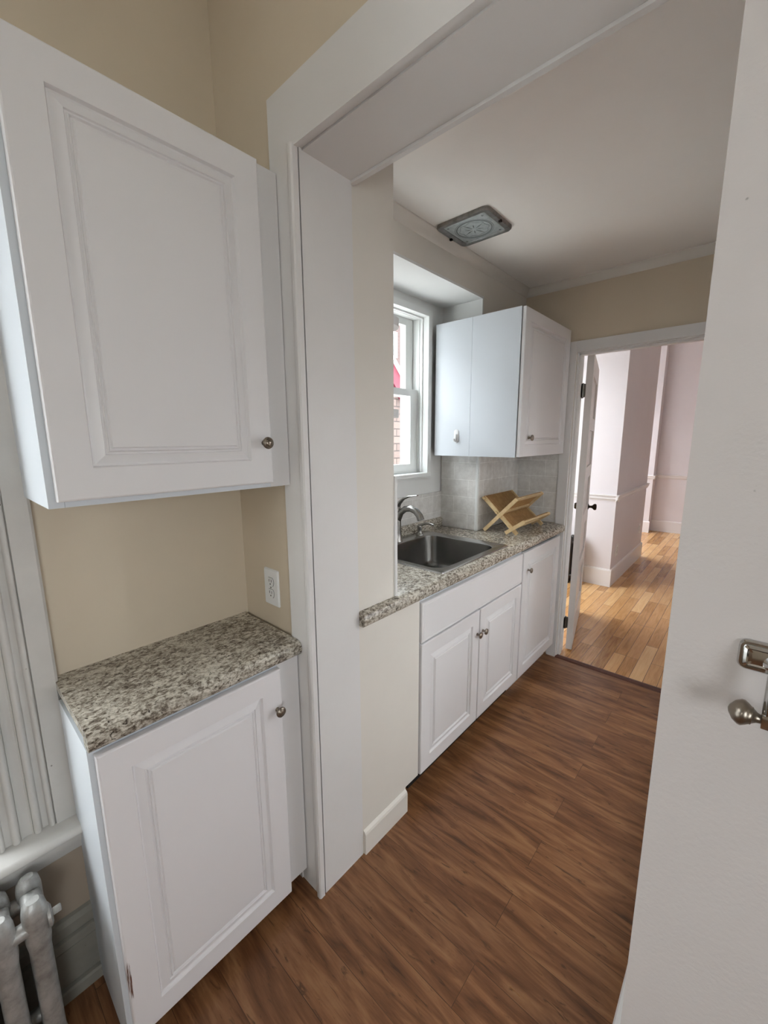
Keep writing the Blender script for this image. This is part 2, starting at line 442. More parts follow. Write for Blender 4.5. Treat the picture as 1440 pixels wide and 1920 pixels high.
struct('trim_alcove', B((AB, -1.2345, 1.07, 2.2165, 2.268, 2.2795), (AB, -1.2345, 2.205, 2.2165, 1.40, 2.2795)), M['alcove'], 'white boards lining the window recess')
JX = -0.892
struct('wall_far', B((-1.65, JX, 2.775, 2.90, 0, ZK), (JX, -0.13, 2.775, 2.90, 2.025, ZK), (-0.13, 0.05, 2.775, 2.90, 0, ZK)), M['tan'], 'tan wall around the hallway doorway')

# crown mouldings
def crown(s):   # (distance from wall, height below ceiling)
    return [(0, 0), (0.034, 0), (0.034, -0.006), (0.026, -0.012), (0.018, -0.022), (0.012, -0.034), (0.006, -0.042), (0, -0.046)]
bm = bmesh.new()
extrude(bm, [(-1.235+d, ZK+h) for d, h in crown(1)], 'y', 1.07, 2.775)
struct('trim_crown_left', bm, M['stub'], 'crown moulding over the window wall', smooth=40)
bm = bmesh.new()
extrude(bm, [(2.775-d, ZK+h) for d, h in crown(1)], 'x', -1.235, -0.08)
struct('trim_crown_far', bm, M['stub'], 'crown moulding over the hallway doorway', smooth=40)

# cased opening: front casing, jamb board, header
bm = bmesh.new()
box(bm, -1.012, -0.912, 0.694, PY+0.001, 0, 2.335)
box(bm, -0.912, -0.03, 0.694, PY+0.001, 2.195, 2.335)
struct('trim_opening_casing', bm, M['trim'], 'flat white casing around the opening')
bm = bmesh.new()
extrude(bm, [(-0.930, 0.694), (-0.930, 0.689), (-0.926, 0.686), (-0.914, 0.686), (-0.910, 0.690), (-0.910, 0.706), (-0.930, 0.706)], 'z', 0, 2.20)
box(bm, -0.9255, -0.913, 0.712, 0.889, 0, 2.21)
box(bm, -0.93, -0.0686, 0.722, 0.8845, 2.197, 2.2155)
box(bm, -0.93, -0.0686, 0.885, 0.899, 2.190, 2.235)
struct('trim_opening_jamb', bm, M['trim'], 'white jamb and head boards inside the opening', smooth=40)
bm = B((-0.93, -0.0686, 0.706, 0.7215, 2.201, 2.2155))
struct('trim_opening_stop', bm, M['trim'], 'narrow strip under the opening head')
bm = bmesh.new()
extrude(bm, [(-0.93, 0.0), (-0.902, 0.0), (-0.902, 0.082), (-0.905, 0.090), (-0.912, 0.097), (-0.918, 0.10), (-0.93, 0.10)], 'y', 0.893, 1.135)
struct('baseboard_left', bm, M['stub'], 'short cream baseboard beside the opening')
bm = bmesh.new()
extrude(bm, [(-0.08, 0.0), (-0.107, 0.0), (-0.107, 0.10), (-0.103, 0.112), (-0.09, 0.12), (-0.08, 0.125)], 'y', 0.885, 2.775)
struct('baseboard_right', bm, M['trim'], 'white baseboard of the kitchen right wall')
struct('baseboard_niche', B((-1.29, -1.012, 0.690, PY, 0, 0.09)), M['trim'])

# far doorway trim
bm = bmesh.new()
box(bm, -0.955, JX-0.001, 2.758, 2.776, 0, 2.08, 0.003)
box(bm, JX-0.001, -0.085, 2.758, 2.776, 2.018, 2.08, 0.003)
box(bm, -0.13, -0.085, 2.758, 2.776, 0, 2.018, 0.003)
box(bm, JX-0.002, JX+0.004, 2.776, 2.902, 0, 2.02)
box(bm, JX, -0.13, 2.776, 2.902, 2.013, 2.026)
box(bm, JX+0.004, JX+0.014, 2.80, 2.845, 0, 2.013)
box(bm, JX, -0.13, 2.80, 2.845, 2.003, 2.013)
struct('trim_doorway', bm, M['trim'], 'narrow white casing of the hallway doorway')
bm = bmesh.new()
extrude(bm, [(2.755, 0), (2.762, 0.006), (2.785, 0.009), (2.80, 0.006), (2.806, 0)], 'x', JX, -0.13)
struct('trim_threshold', bm, M['threshold'], 'dark reducer strip between laminate and oak')

# hallway
HX = -1.78
struct('wall_hall_left', B((-1.93, HX, 2.9, 3.10, 0, ZH), (-1.93, HX, 4.28, 4.52, 0, ZH), (-1.93, HX, 3.10, 4.28, 0, 0.45), (-1.93, HX, 3.10, 4.28, 2.75, ZH)), M['hall'])
struct('wall_hall_chimney', B((-2.2, -0.985, 4.52, 6.0, 0, ZH)), M['hall'], 'projecting lilac white wall corner in the hallway')
struct('wall_hall_recess', B((-2.2, -2.1, 6.0, 6.08, 0, ZH), (-2.2, -2.1, 7.52, 7.8, 0, ZH), (-2.2, -2.1, 6.08, 7.52, 0, 0.35), (-2.2, -2.1, 6.08, 7.52, 2.80, ZH)), M['hall'])
struct('wall_hall_pier', B((-2.2, -1.175, 7.62, 7.84, 0, ZH)), M['hall'], 'narrow pier beside the end wall of the hallway')
struct('wall_hall_end', B((-2.2, 1.4, 7.84, 7.94, 0, ZH)), M['hall'], 'end wall of the hallway')
struct('wall_hall_right', B((1.2, 1.3, 2.9, 3.05, 0, ZH), (1.2, 1.3, 3.45, 7.84, 0, ZH), (1.2, 1.3, 3.05, 3.45, 0, 0.9), (1.2, 1.3, 3.05, 3.45, 1.7, ZH)), M['hall'])
struct('wall_hall_near', B((0.05, 1.3, 2.80, 2.90, 0, ZH), (-1.93, 0.05, 2.80, 2.899, ZK+0.1, ZH), (-1.93, -1.65, 2.80, 2.90, 0, ZK+0.1)), M['hall'])
struct('ceiling_hall', B((-2.2, 1.3, 2.8, 7.94, ZH, ZH+0.1)), M['ceiling'])
def rail(o, z, s=1):
    return [(o, z-0.035), (o+s*0.006, z-0.034), (o+s*0.010, z-0.022), (o+s*0.018, z-0.014), (o+s*0.018, z+0.004), (o+s*0.026, z+0.012), (o+s*0.028, z+0.022), (o+s*0.022, z+0.026), (o, z+0.028)]
bm = bmesh.new()
extrude(bm, rail(4.52, 0.915, -1), 'x', HX, -0.9575)
extrude(bm, rail(-0.985, 0.915), 'y', 4.4925, 6.028)
struct('trim_chair_rail', bm, M['halltrim'], 'white chair rail wrapping the projecting hallway corner', smooth=40)
bm = bmesh.new()
extrude(bm, rail(7.62, 0.885, -1), 'x', -2.1, -1.147)
extrude(bm, rail(-1.175, 0.885), 'y', 7.595, 7.83)
extrude(bm, rail(7.84, 0.885, -1), 'x', -1.175, 1.2)
struct('trim_chair_rail_end', bm, M['halltrim'], 'white chair rail along the end of the hallway', smooth=40)
def skirt(o, s):
    return [(o, 0), (o+s*0.016, 0), (o+s*0.016, 0.165), (o+s*0.010, 0.178), (o, 0.182)]
bm = bmesh.new()
extrude(bm, skirt(4.52, -1), 'x', HX, -0.9695); extrude(bm, skirt(-0.985, 1), 'y', 4.5045, 6.016)
struct('baseboard_hall', bm, M['halltrim'], 'tall white baseboard round the projecting hallway corner')
bm = bmesh.new()
extrude(bm, skirt(7.84, -1), 'x', -1.175, 1.2); extrude(bm, skirt(7.62, -1), 'x', -2.1, -1.159)
struct('baseboard_hall_end', bm, M['halltrim'], 'tall white baseboard of the hallway end wall')
struct('baseboard_hall_left', B((HX, HX+0.016, 2.9, 4.504, 0, 0.18)), M['halltrim'])

# ------------------------------------------------------------------ windows
def simple_window(name, x, y0, y1, z0, z1, face=+1, deep=0.15):
    """double-hung window filling a hole in a wall whose room face is at x (room on +X)."""
    root = bpy.data.objects.new(name, None); COL.objects.link(root); root.location = (x, (y0+y1)/2, z0); root['kind'] = 'structure'
    zm = (z0+z1)/2; xs = x-0.07
    obj('frame', R(x-deep, x-0.02, y0, y1, z0, z1, 0.03, 0.03, 0.03, 0.03), M['vinyl'], root)
    for nm, a, b, xx in (('lower_sash', z0+0.031, zm+0.02, xs), ('upper_sash', zm-0.02, z1-0.031, xs-0.036)):
        s = obj(nm, R(xx-0.03, xx, y0+0.031, y1-0.031, a, b, 0.05, 0.05, 0.045, 0.045), M['vinyl'], root)
        obj('pane', B((xx-0.018, xx-0.014, y0+0.082, y1-0.082, a+0.046, b-0.046)), M['glass'], s)
    return root

# kitchen window, seen past the wall end
w1 = bpy.data.objects.new('window_1', None); COL.objects.link(w1); w1.location = (AB, 1.67, 1.29); w1['kind'] = 'structure'
w1['label'] = 'white double-hung window in the recess over the sink'
Y0, Y1 = 1.30, 2.039
obj('casing', R(AB-0.001, -1.48, Y0-0.034, Y1+0.034, 1.286, 2.222, 0.034, 0.034, 0.006, 0.034), M['vinyl'], w1)
obj('stool', B((-1.60, -1.476, Y0-0.034, Y1+0.034, 1.276, 1.298), bev=0.003), M['vinyl'], w1)
obj('frame', R(-1.65, AB-0.002, Y0-0.02, Y1+0.02, 1.28, 2.21, 0.02, 0.02, 0.012, 0.022), M['vinyl'], w1)
obj('stop', R(-1.530, -1.520, Y0+0.0005, Y1-0.0005, 1.2985, 2.1875, 0.008, 0.008, 0.001, 0.008), M['vinyl'], w1)
obj('track', R(-1.590, -1.545, Y0+0.0005, Y1-0.0005, 1.2985, 2.1875, 0.004, 0.004, 0.001, 0.004), M['vinyl'], w1)
s = obj('lower_sash', R(-1.585, -1.556, Y0+0.005, Y1-0.005, 1.300, 1.786, 0.066, 0.067, 0.052, 0.038), M['vinyl'], w1)
obj('pane', B((-1.574, -1.570, 1.3715, 1.9665, 1.3525, 1.7475)), M['glass'], s)
s = obj('upper_sash', R(-1.622, -1.594, Y0+0.005, Y1-0.005, 1.745, 2.186, 0.066, 0.066, 0.040, 0.040), M['vinyl'], w1)
obj('pane', B((-1.611, -1.607, 1.3715, 1.9675, 1.7855, 2.1455)), M['glass'], s)
obj('storm_frame', R(-1.649, -1.632, Y0+0.001, Y1-0.001, 1.2985, 2.186, 0.045, 0.053, 0.03, 0.02), M['vinyl'], w1)

w2 = simple_window('window_2', XN, -0.75, 0.0, 0.50, 2.30)
w2['label'] = 'near window beyond the left edge'
# fluted casing that belongs to window_2
def flute_profile(y_out, y_in, x0):
    """(x, y) outline of a moulded casing: flat band at y_out, then beads and coves towards y_in"""
    f = x0+0.036
    pts = [(x0, y_out), (f-0.006, y_out), (f, y_out-0.006), (f, 0.1085), (f-0.009, 0.1080)]
    def bead(c, r, base):
        return [(base+r*math.sin(math.pi*k/8)*1.25, c+r*math.cos(math.pi*k/8)) for k in range(9)]
    pts += bead(0.1010, 0.0062, f-0.009) + [(f-0.014, 0.0935), (f-0.014, 0.0815)] + bead(0.0725, 0.0080, f-0.012)
    pts += [(f-0.010, 0.0630), (f-0.014, 0.0600), (f-0.016, 0.0520), (f-0.014, 0.0440), (f-0.010, 0.0400)] + bead(0.0310, 0.0078, f-0.012)
    pts += [(f-0.014, 0.0215), (f-0.014, 0.0095)] + bead(0.0030, 0.0055, f-0.010)
    pts.append((f-0.006, y_in)); pts.append((x0, y_in))
    return pts
bm = bmesh.new()
extrude(bm, flute_profile(0.156, -0.012, XN), 'z', 0.513, 2.42)
struct('trim_window_casing', bm, M['oldpaint'], 'fluted white window casing at the left edge', smooth=35)
bm = bmesh.new()
extrude(bm, [(-1.43, 0.489), (-1.206, 0.489), (-1.200, 0.493), (-1.197, 0.500), (-1.200, 0.509), (-1.208, 0.514), (-1.43, 0.514)], 'y', -1.15, 0.157)
struct('trim_window_stool', bm, M['oldpaint'], 'worn white window ledge above the radiator', smooth=50)
bm = bmesh.new()
extrude(bm, [(XN, 0.425), (-1.240, 0.425), (-1.236, 0.431), (-1.232, 0.447), (-1.222, 0.460), (-1.218, 0.478), (-1.218, 0.489), (XN, 0.489)], 'y', -1.1, 0.155)
struct('trim_window_apron', bm, M['oldpaint'], 'moulding under the window ledge', smooth=40)
struct('wall_under_window', B((XN, -1.247, -2.4, 0.157, 0, 0.489)), M['apron'], 'tan wall under the window, shade put into its colour')
bm = bmesh.new()
extrude(bm, [(-1.247, 0), (-1.222, 0), (-1.222, 0.030), (-1.226, 0.036), (-1.236, 0.038), (-1.234, 0.046), (-1.234, 0.148), (-1.240, 0.151), (-1.240, 0.155), (-1.227, 0.158), (-1.227, 0.185), (-1.236, 0.188), (-1.233, 0.192), (-1.232, 0.222), (-1.238, 0.236), (-1.247, 0.240)], 'y', -2.4, 0.156)
struct('baseboard_window', bm, M['shaded'], 'layered grimy white baseboard behind the radiator, shade put into its colour')
simple_window('window_3', HX, 3.10, 4.28, 0.45, 2.75)
simple_window('window_4', -2.1, 6.08, 7.52, 0.35, 2.80)['label'] = 'window of the hallway recess'
struct('trim_hall_window', B((HX, HX+0.02, 3.0, 3.10, 0.41, 2.85), (HX, HX+0.02, 4.28, 4.38, 0.41, 2.85), (HX, HX+0.02, 3.10, 4.28, 2.75, 2.85), (HX, HX+0.05, 2.98, 4.40, 0.41, 0.45)), M['halltrim'])
w8 = bpy.data.objects.new('added_window_8', None); COL.objects.link(w8); w8.location = (-0.05, -2.4, 1.7); w8['kind'] = 'structure'  # window added high in the unseen back wall to light the header
obj('frame', R(-2.49, -2.42, -0.30, 0.20, 1.7, 2.3, 0.03, 0.03, 0.03, 0.03, face='y'), M['vinyl'], w8)
obj('pane', B((-0.27, 0.17, -2.46, -2.456, 1.73, 2.27)), M['glass'], w8)
# fill-light windows added in unseen walls that face -X (pantry corner, hall and kitchen)
def added_right_window(name, x, y0, y1, z0, z1):
    w = bpy.data.objects.new(name, None); COL.objects.link(w); w.location = (x, (y0+y1)/2, z0); w['kind'] = 'structure'
    zm = (z0+z1)/2
    obj('frame', R(x+0.02, x+0.09, y0, y1, z0, z1, 0.04, 0.04, 0.04, 0.04), M['vinyl'], w)
    obj('meeting_rail', B((x+0.04, x+0.07, y0+0.041, y1-0.041, zm-0.02, zm+0.02)), M['vinyl'], w)
    obj('pane', B((x+0.05, x+0.054, y0+0.04, y1-0.04, z0+0.04, z1-0.04)), M['glass'], w)
added_right_window('added_window_5', 1.75, -1.1, -0.3, 0.85, 1.95)  # added to light the left cabinets from the unseen right wall
added_right_window('added_window_7', 1.2, 3.05, 3.45, 0.9, 1.7)  # added to light the projecting hallway wall
added_right_window('added_window_6', -0.08, 1.05, 2.55, 0.40, 1.75)  # added in the hidden wall for even fill on the base cabinets

# backsplash tile
bm = B((AB, AB+0.008, 1.07, 2.217, 1.0, 1.168), (AB+0.008, -1.2435, 2.209, 2.217, 0.944, 1.405), (-1.235, -1.227, 2.218, 2.775, 0.944, 1.405), (-1.227, -0.942, 2.767, 2.775, 0.944, 1.405),
       (-1.30, -0.922, 1.07, 1.078, 0.944, 1.375))
struct('wall_tile_backsplash', bm, M['tile'], 'pale grey subway tile backsplash')
bm = bmesh.new()
extrude(bm, [(-1.2435, 2.217), (-1.2435, 2.207), (-1.240, 2.204), (-1.228, 2.204), (-1.2245, 2.207), (-1.2245, 2.219), (-1.235, 2.219)], 'z', 0.943, 1.405)
box(bm, -0.943, -0.934, 2.764, 2.775, 0.943, 1.405, 0.002)
box(bm, -0.925, -0.910, 1.0695, 1.082, 0.943, 1.375, 0.003)
struct('trim_tile_edge', bm, M['alcove'], 'white bullnose edges of the tile')

# ------------------------------------------------------------------ cabinets
def panel_door(bm, xf, y0, y1, z0, z1, th=0.019, frame=0.062, flat=False):
    """raised-panel door whose face looks along +X"""
    prof = [(0.0, -th), (0.0, -0.004), (0.0015, -0.0012), (0.004, 0.0)]
    if not flat:
        f = frame
        prof += [(f, 0), (f+0.0012, -0.0035), (f+0.003, -0.0075), (f+0.006, -0.0085), (f+0.024, -0.0020), (f+0.0255, -0.0052), (f+0.029, -0.0052), (f+0.031, -0.0018), (f+0.0335, -0.0050),
                 (f+0.0365, -0.0048), (f+0.039, -0.0012), (f+0.044, -0.0008)]
    else:
        prof += [(0.010, 0.0), (0.0115, -0.0015), (0.013, 0.0)]
    loops = [[(xf+d, y0+i, z0+i), (xf+d, y1-i, z0+i), (xf+d, y1-i, z1-i), (xf+d, y0+i, z1-i)] for i, d in prof]
    loft(bm, loops)

KNOB = [(0.0065, 0), (0.0065, 0.003), (0.005, 0.006), (0.005, 0.012), (0.008, 0.015), (0.0145, 0.018), (0.0155, 0.021), (0.0145, 0.024), (0.0105, 0.0258), (0.0095, 0.0245), (0.0085, 0.0262), (0.003, 0.0275), (0, 0.0277)]
def knob(parent, x, y, z, s=1.0):
    bm = bmesh.new(); lathe(bm, [(r*s, h*s) for r, h in KNOB], (x, y, z), (1, 0, 0), 24)
    return obj('knob', bm, M['nickel'], parent, smooth=50, label='round brushed nickel knob')

# left base cabinet
bc = thing('base_cabinet', 'short white single-door base cabinet in the left niche beside the radiator', 'cabinet', (-1.14, 0.42, 0))
boards(bc, M['cabside'], ('side_panel', -1.245, -0.984, 0.149, 0.175, 0.0, 0.855), ('bottom_panel', -1.285, -0.99, 0.1755, 0.6675, 0.067, 0.083), ('top_rail', -1.285, -0.986, 0.1755, 0.6675, 0.835, 0.855),
       ('back_panel', -1.285, -1.27, 0.1755, 0.6675, 0.0835, 0.8345), ('side_panel', -1.285, -0.999, 0.668, 0.686, 0.067, 0.855))
obj('toe_kick', B((-1.055, -1.04, 0.175, 0.686, 0.0, 0.065)), M['black'], bc)
obj('filler_strip', B((-0.998, -0.984, 0.618, 0.690, 0.065, 0.852)), M['cabinet'], bc)
bm = bmesh.new(); panel_door(bm, -0.964, 0.160, 0.616, 0.056, 0.843)
d = obj('door', bm, stained_door((-1.14, 0.42, 0)), bc, smooth=25, label='white raised-panel door with a brown worn streak low on its left edge')
knob(d, -0.965, 0.598, 0.722)

# left worktop
def nose(xl, zt, zb, xb):
    """rounded front edge profile in (x,z), xl = lip"""
    return [(xb, zt), (xl-0.022, zt), (xl-0.012, zt-0.0025), (xl-0.005, zt-0.008), (xl-0.001, zt-0.016), (xl, zt-0.026), (xl-0.002, zb+0.008), (xl-0.006, zb+0.002), (xl-0.010, zb), (xl-0.04, zb), (xl-0.04, zt-0.022), (xb, zt-0.022)]
bm = bmesh.new()
extrude(bm, nose(-0.962, 0.900, 0.856, XN), 'y', 0.150, 0.693)
tag(obj('countertop', bm, M['granite'], smooth=40), 'short speckled grey-brown countertop on the left base cabinet', 'countertop')

# left wall cabinet
wc = thing('wall_cabinet', 'large white single-door wall cabinet above the left niche', 'cabinet', (-1.13, 0.42, 1.38))
boards(wc, M['cabside'], ('side_panel', XN+0.002, -0.984, 0.147, 0.172, 1.373, 2.160), ('bottom_panel', XN+0.002, -0.984, 0.1725, 0.671, 1.373, 1.392), ('top_panel', XN+0.002, -0.985, 0.1725, 0.671, 2.142, 2.160),
       ('back_panel', XN+0.002, -1.27, 0.1725, 0.671, 1.3925, 2.1415), ('side_panel', XN+0.002, -1.001, 0.6715, 0.69, 1.379, 2.160))
obj('filler_strip', B((-1.0, -0.9835, 0.629, 0.692, 1.3735, 2.161)), M['cabinet'], wc)
bm = bmesh.new(); panel_door(bm, -0.963, 0.159, 0.627, 1.386, 2.158)
d = obj('door', bm, M['cabinet'], wc, smooth=25)
knob(d, -0.963, 0.602, 1.492)

# kitchen wall cabinet
kc = thing('wall_cabinet', 'white wall cabinet beside the kitchen window over the dish rack', 'cabinet', (-1.20, 2.43, 1.40))
boards(kc, M['cabside'], ('side_panel', -1.226, -0.951, 2.0905, 2.110, 1.400, 2.148), ('bottom_panel', -1.226, -0.952, 2.1105, 2.7385, 1.402, 1.42), ('top_panel', -1.226, -0.952, 2.1105, 2.7385, 2.13, 2.148), ('side_panel', -1.226, -0.952, 2.739, 2.757, 1.402, 2.148))
obj('extension_panel', B((-1.466, -1.2275, 2.091, 2.109, 1.400, 2.148), bev=0.0012), M['cabside'], kc, label='added white end panel with a visible seam')
boards(kc, M['cabside'], ('bottom_panel', -1.466, -1.2375, 2.1095, 2.200, 1.402, 1.418), ('top_panel', -1.466, -1.2375, 2.1095, 2.200, 2.130, 2.148))
bm = bmesh.new(); panel_door(bm, -0.928, 2.096, 2.752, 1.402, 2.146)
d = obj('door', bm, M['cabinet'], kc, smooth=25)
knob(d, -0.928, 2.196, 1.502, 1.05)
# adhesive hook on its side
bm = bmesh.new()
loft(bm, [[(-1.312+x, y, 1.514+z) for x, z in rrect(0, 0, 0.030*s_, 0.078*s_, 0.0149*s_, 5)] for y, s_ in ((2.0905, 1.0), (2.088, 1.0), (2.086, 0.9))])
tube(bm, [(-1.312, 2.087, 1.524), (-1.312, 2.080, 1.500), (-1.312, 2.074, 1.488), (-1.312, 2.066, 1.489), (-1.312, 2.062, 1.500)], [0.009, 0.009, 0.008, 0.007, 0.005], 10)
tag(obj('adhesive_hook', bm, M['plastic'], smooth=50), 'small white oval adhesive hook on the side of the kitchen wall cabinet', 'hook')

# kitchen base cabinets
DX = -0.905
sc = thing('base_cabinet', 'white sink base cabinet with two doors under a blank drawer front', 'cabinet', (-1.20, 1.69, 0))
boards(sc, M['cabside'], ('side_panel', -1.495, -0.925, 1.222, 1.240, 0.10, 0.89), ('side_panel', -1.495, -0.925, 2.15, 2.166, 0.10, 0.89), ('bottom_panel', -1.495, -0.925, 1.2405, 2.1495, 0.10, 0.118), ('rail', -0.945, -0.925, 1.2405, 2.1495, 0.69, 0.712), ('rail', -0.945, -0.925, 1.2405, 2.1495, 0.866, 0.892))
obj('toe_kick', B((-0.985, -0.97, 1.222, 2.166, 0.0, 0.10)), M['darkslot'], sc)
bm = bmesh.new(); panel_door(bm, DX, 1.226, 2.160, 0.700, 0.868, flat=True)
obj('drawer_front', bm, M['cabinet'], sc, smooth=25)
bm = bmesh.new(); panel_door(bm, DX, 1.226, 1.690, 0.105, 0.692)
d = obj('door', bm, M['cabinet'], sc, smooth=25); knob(d, DX, 1.668, 0.575)
bm = bmesh.new(); panel_door(bm, DX, 1.697, 2.160, 0.105, 0.692)
d = obj('door', bm, M['cabinet'], sc, smooth=25); knob(d, DX, 1.722, 0.575)
rc = thing('base_cabinet', 'narrow full-height-door white base cabinet next to the hallway doorway', 'cabinet', (-1.20, 2.46, 0))
boards(rc, M['cabside'], ('side_panel', -1.23, -0.925, 2.168, 2.184, 0.10, 0.89), ('side_panel', -1.23, -0.925, 2.736, 2.752, 0.10, 0.89), ('bottom_panel', -1.23, -0.925, 2.1845, 2.7355, 0.10, 0.118), ('rail', -0.945, -0.925, 2.1845, 2.7355, 0.872, 0.89))
obj('toe_kick', B((-0.985, -0.97, 2.168, 2.752, 0.0, 0.10)), M['cabside'], rc)
bm = bmesh.new(); panel_door(bm, DX, 2.174, 2.738, 0.102, 0.868)
d = obj('door', bm, M['cabinet'], rc, smooth=25); knob(d, DX, 2.236, 0.757)
bm = bmesh.new()
loft(bm, [[(x, y, z) for y, z in ((0.886, 0.0), (1.136, 0.0), (1.136, 0.105), (1.219, 0.105), (1.219, 0.893), (0.886, 0.893))] for x in (-0.928, -0.914)])
tag(obj('filler_panel', bm, M['stub']), 'plain cream panel under the counter beside the sink cabinet', 'panel')

# kitchen countertop with a hole for the sink
ZT = 0.942
SX0, SX1, SY0, SY1 = -1.440, -0.955, 1.425, 1.965        # hole
bm = bmesh.new()
def slab(bm, xs, ys, inside, zt, th):
    V = {}
    def v(i, j):
        if (i, j) not in V: V[i, j] = bm.verts.new((xs[i], ys[j], zt))
        return V[i, j]
    fs = [bm.faces.new((v(i, j), v(i+1, j), v(i+1, j+1), v(i, j+1))) for i in range(len(xs)-1) for j in range(len(ys)-1) if inside((xs[i]+xs[i+1])/2, (ys[j]+ys[j+1])/2)]
    ex = bmesh.ops.extrude_face_region(bm, geom=fs)
    bmesh.ops.translate(bm, verts=[g for g in ex['geom'] if isinstance(g, bmesh.types.BMVert)], vec=(0, 0, -th))
def inside(x, y):
    if SX0 < x < SX1 and SY0 < y < SY1: return False
    if y < 1.07: return x > -0.917
    if y < 2.217: return True
    return x > -1.227
slab(bm, [AB+0.001, SX0, -1.227, SX1, -0.930, -0.917, -0.9095], [0.889, 1.0785, SY0, SY1, 2.204, 2.757], lambda x, y: inside(x, y), ZT, 0.03)
extrude(bm, nose(-0.885, ZT, 0.894, -0.9095), 'y', 0.889, 2.757)
kct = obj('countertop', bm, M['granite'], smooth=40)
tag(kct, 'long speckled grey-brown kitchen countertop holding the sink', 'countertop')
bm = bmesh.new()
extrude(bm, [(AB, ZT), (AB+0.026, ZT), (AB+0.026, ZT+0.050), (AB+0.020, ZT+0.058), (AB, ZT+0.060)], 'y', 1.0785, 2.205)
obj('backsplash_lip', bm, M['granite'], kct, smooth=40)

# sink
sk = thing('sink', 'square stainless steel drop-in sink in the kitchen countertop', 'sink', (-1.20, 1.695, ZT))
scx, scy, sw, sl = (-0.922-1.474)/2, (1.385+2.005)/2, 1.474-0.922, 2.005-1.385
bx0, bx1, by0, by1 = -1.385, -0.968, 1.435, 1.945
bcx, bcy, bw_, bl_ = (bx0+bx1)/2, (by0+by1)/2, bx1-bx0, by1-by0
L = []
for (cx, cy2, w_, l_, r_, z_) in ((scx, scy, sw, sl, 0.012, ZT), (scx, scy, sw-0.004, sl-0.004, 0.012, ZT+0.005), (scx, scy, sw-0.014, sl-0.014, 0.012, ZT+0.0055), (scx, scy, sw-0.026, sl-0.026, 0.012, ZT+0.003),
                             (bcx, bcy, bw_+0.014, bl_+0.014, 0.062, ZT+0.003), (bcx, bcy, bw_+0.004, bl_+0.004, 0.058, ZT), (bcx, bcy, bw_, bl_, 0.056, ZT-0.006), (bcx, bcy, bw_-0.016, bl_-0.016, 0.055, ZT-0.14),
                             (bcx, bcy, bw_-0.05, bl_-0.05, 0.05, ZT-0.168), (bcx, bcy, bw_-0.10, bl_-0.10, 0.045, ZT-0.176), (bcx, bcy, 0.12, 0.12, 0.0599, ZT-0.180), (bcx, bcy, 0.09, 0.09, 0.0449, ZT-0.183)):
    L.append([(x, y, z_) for x, y in rrect(cx, cy2, w_, l_, r_, 7)])
bm = bmesh.new(); loft(bm, L[:6], cap0=False, cap1=False)
obj('rim', bm, M['rimsteel'], sk, smooth=50)
bm = bmesh.new(); loft(bm, L[5:], cap0=False, cap1=True)
obj('basin', bm, M['steel'], sk, smooth=50)
bm = bmesh.new(); lathe(bm, [(0.044, 0), (0.044, 0.003), (0.036, 0.004), (0.033, -0.001), (0.010, -0.001), (0.008, 0.008), (0, 0.009)], (bcx, bcy, ZT-0.183), (0, 0, 1), 24)
obj('drain', bm, M['chrome'], sk, smooth=40)

# faucet
FX, FY = -1.425, 1.690
fa = thing('faucet', 'satin nickel single-lever kitchen faucet at the back of the sink', 'faucet', (FX, FY, ZT+0.003))
bm = bmesh.new()
lathe(bm, [(0.030, 0), (0.030, 0.004), (0.026, 0.010), (0.0235, 0.05), (0.0225, 0.11), (0.024, 0.150), (0.0235, 0.166), (0.021, 0.170)], (FX, FY, ZT+0.003), (0, 0, 1), 24)
obj('body', bm, M['faucet'], fa, smooth=50)
bm = bmesh.new()
tube(bm, [(FX+0.005, FY, 1.060), (FX+0.026, FY, 1.108), (FX+0.058, FY, 1.132), (FX+0.095, FY, 1.138), (FX+0.128, FY, 1.128), (FX+0.152, FY, 1.106), (FX+0.162, FY, 1.084)],
     [0.016, 0.0165, 0.017, 0.0175, 0.018, 0.0185, 0.019], 16)
obj('spout', bm, M['faucet'], fa, smooth=60)
bm = bmesh.new()
lathe(bm, [(0.0225, 0), (0.0225, 0.012), (0.018, 0.026), (0.010, 0.033), (0, 0.035)], (FX, FY, 1.116), (0, 0, 1), 20)
tube(bm, [(FX, FY, 1.132), (FX+0.016, FY, 1.160), (FX+0.045, FY, 1.186), (FX+0.085, FY, 1.202), (FX+0.138, FY, 1.211)], [0.015, 0.0125, 0.010, 0.009, 0.007], 12,
     [(1, 1), (1.1, 0.9), (1.2, 0.7), (1.3, 0.6), (1.3, 0.5)])
obj('lever', bm, M['faucet'], fa, smooth=60)

# soap dispenser
PX, PYY = -1.425, 1.895
so = thing('soap_dispenser', 'small satin nickel soap pump on the sink deck right of the faucet', 'soap dispenser', (PX, PYY, ZT+0.003))
bm = bmesh.new(); lathe(bm, [(0.023, 0), (0.023, 0.005), (0.017, 0.010), (0.0135, 0.02), (0.0145, 0.036), (0.016, 0.050), (0.015, 0.056), (0, 0.058)], (PX, PYY, ZT+0.003), (0, 0, 1), 20)
obj('body', bm, M['faucet'], so, smooth=50)
bm = bmesh.new(); tube(bm, [(PX, PYY, ZT+0.055), (PX+0.014, PYY, ZT+0.066), (PX+0.04, PYY, ZT+0.076), (PX+0.07, PYY, ZT+0.079), (PX+0.10, PYY, ZT+0.074)], [0.011, 0.0095, 0.008, 0.007, 0.006], 12)
obj('nozzle', bm, M['faucet'], so, smooth=60)

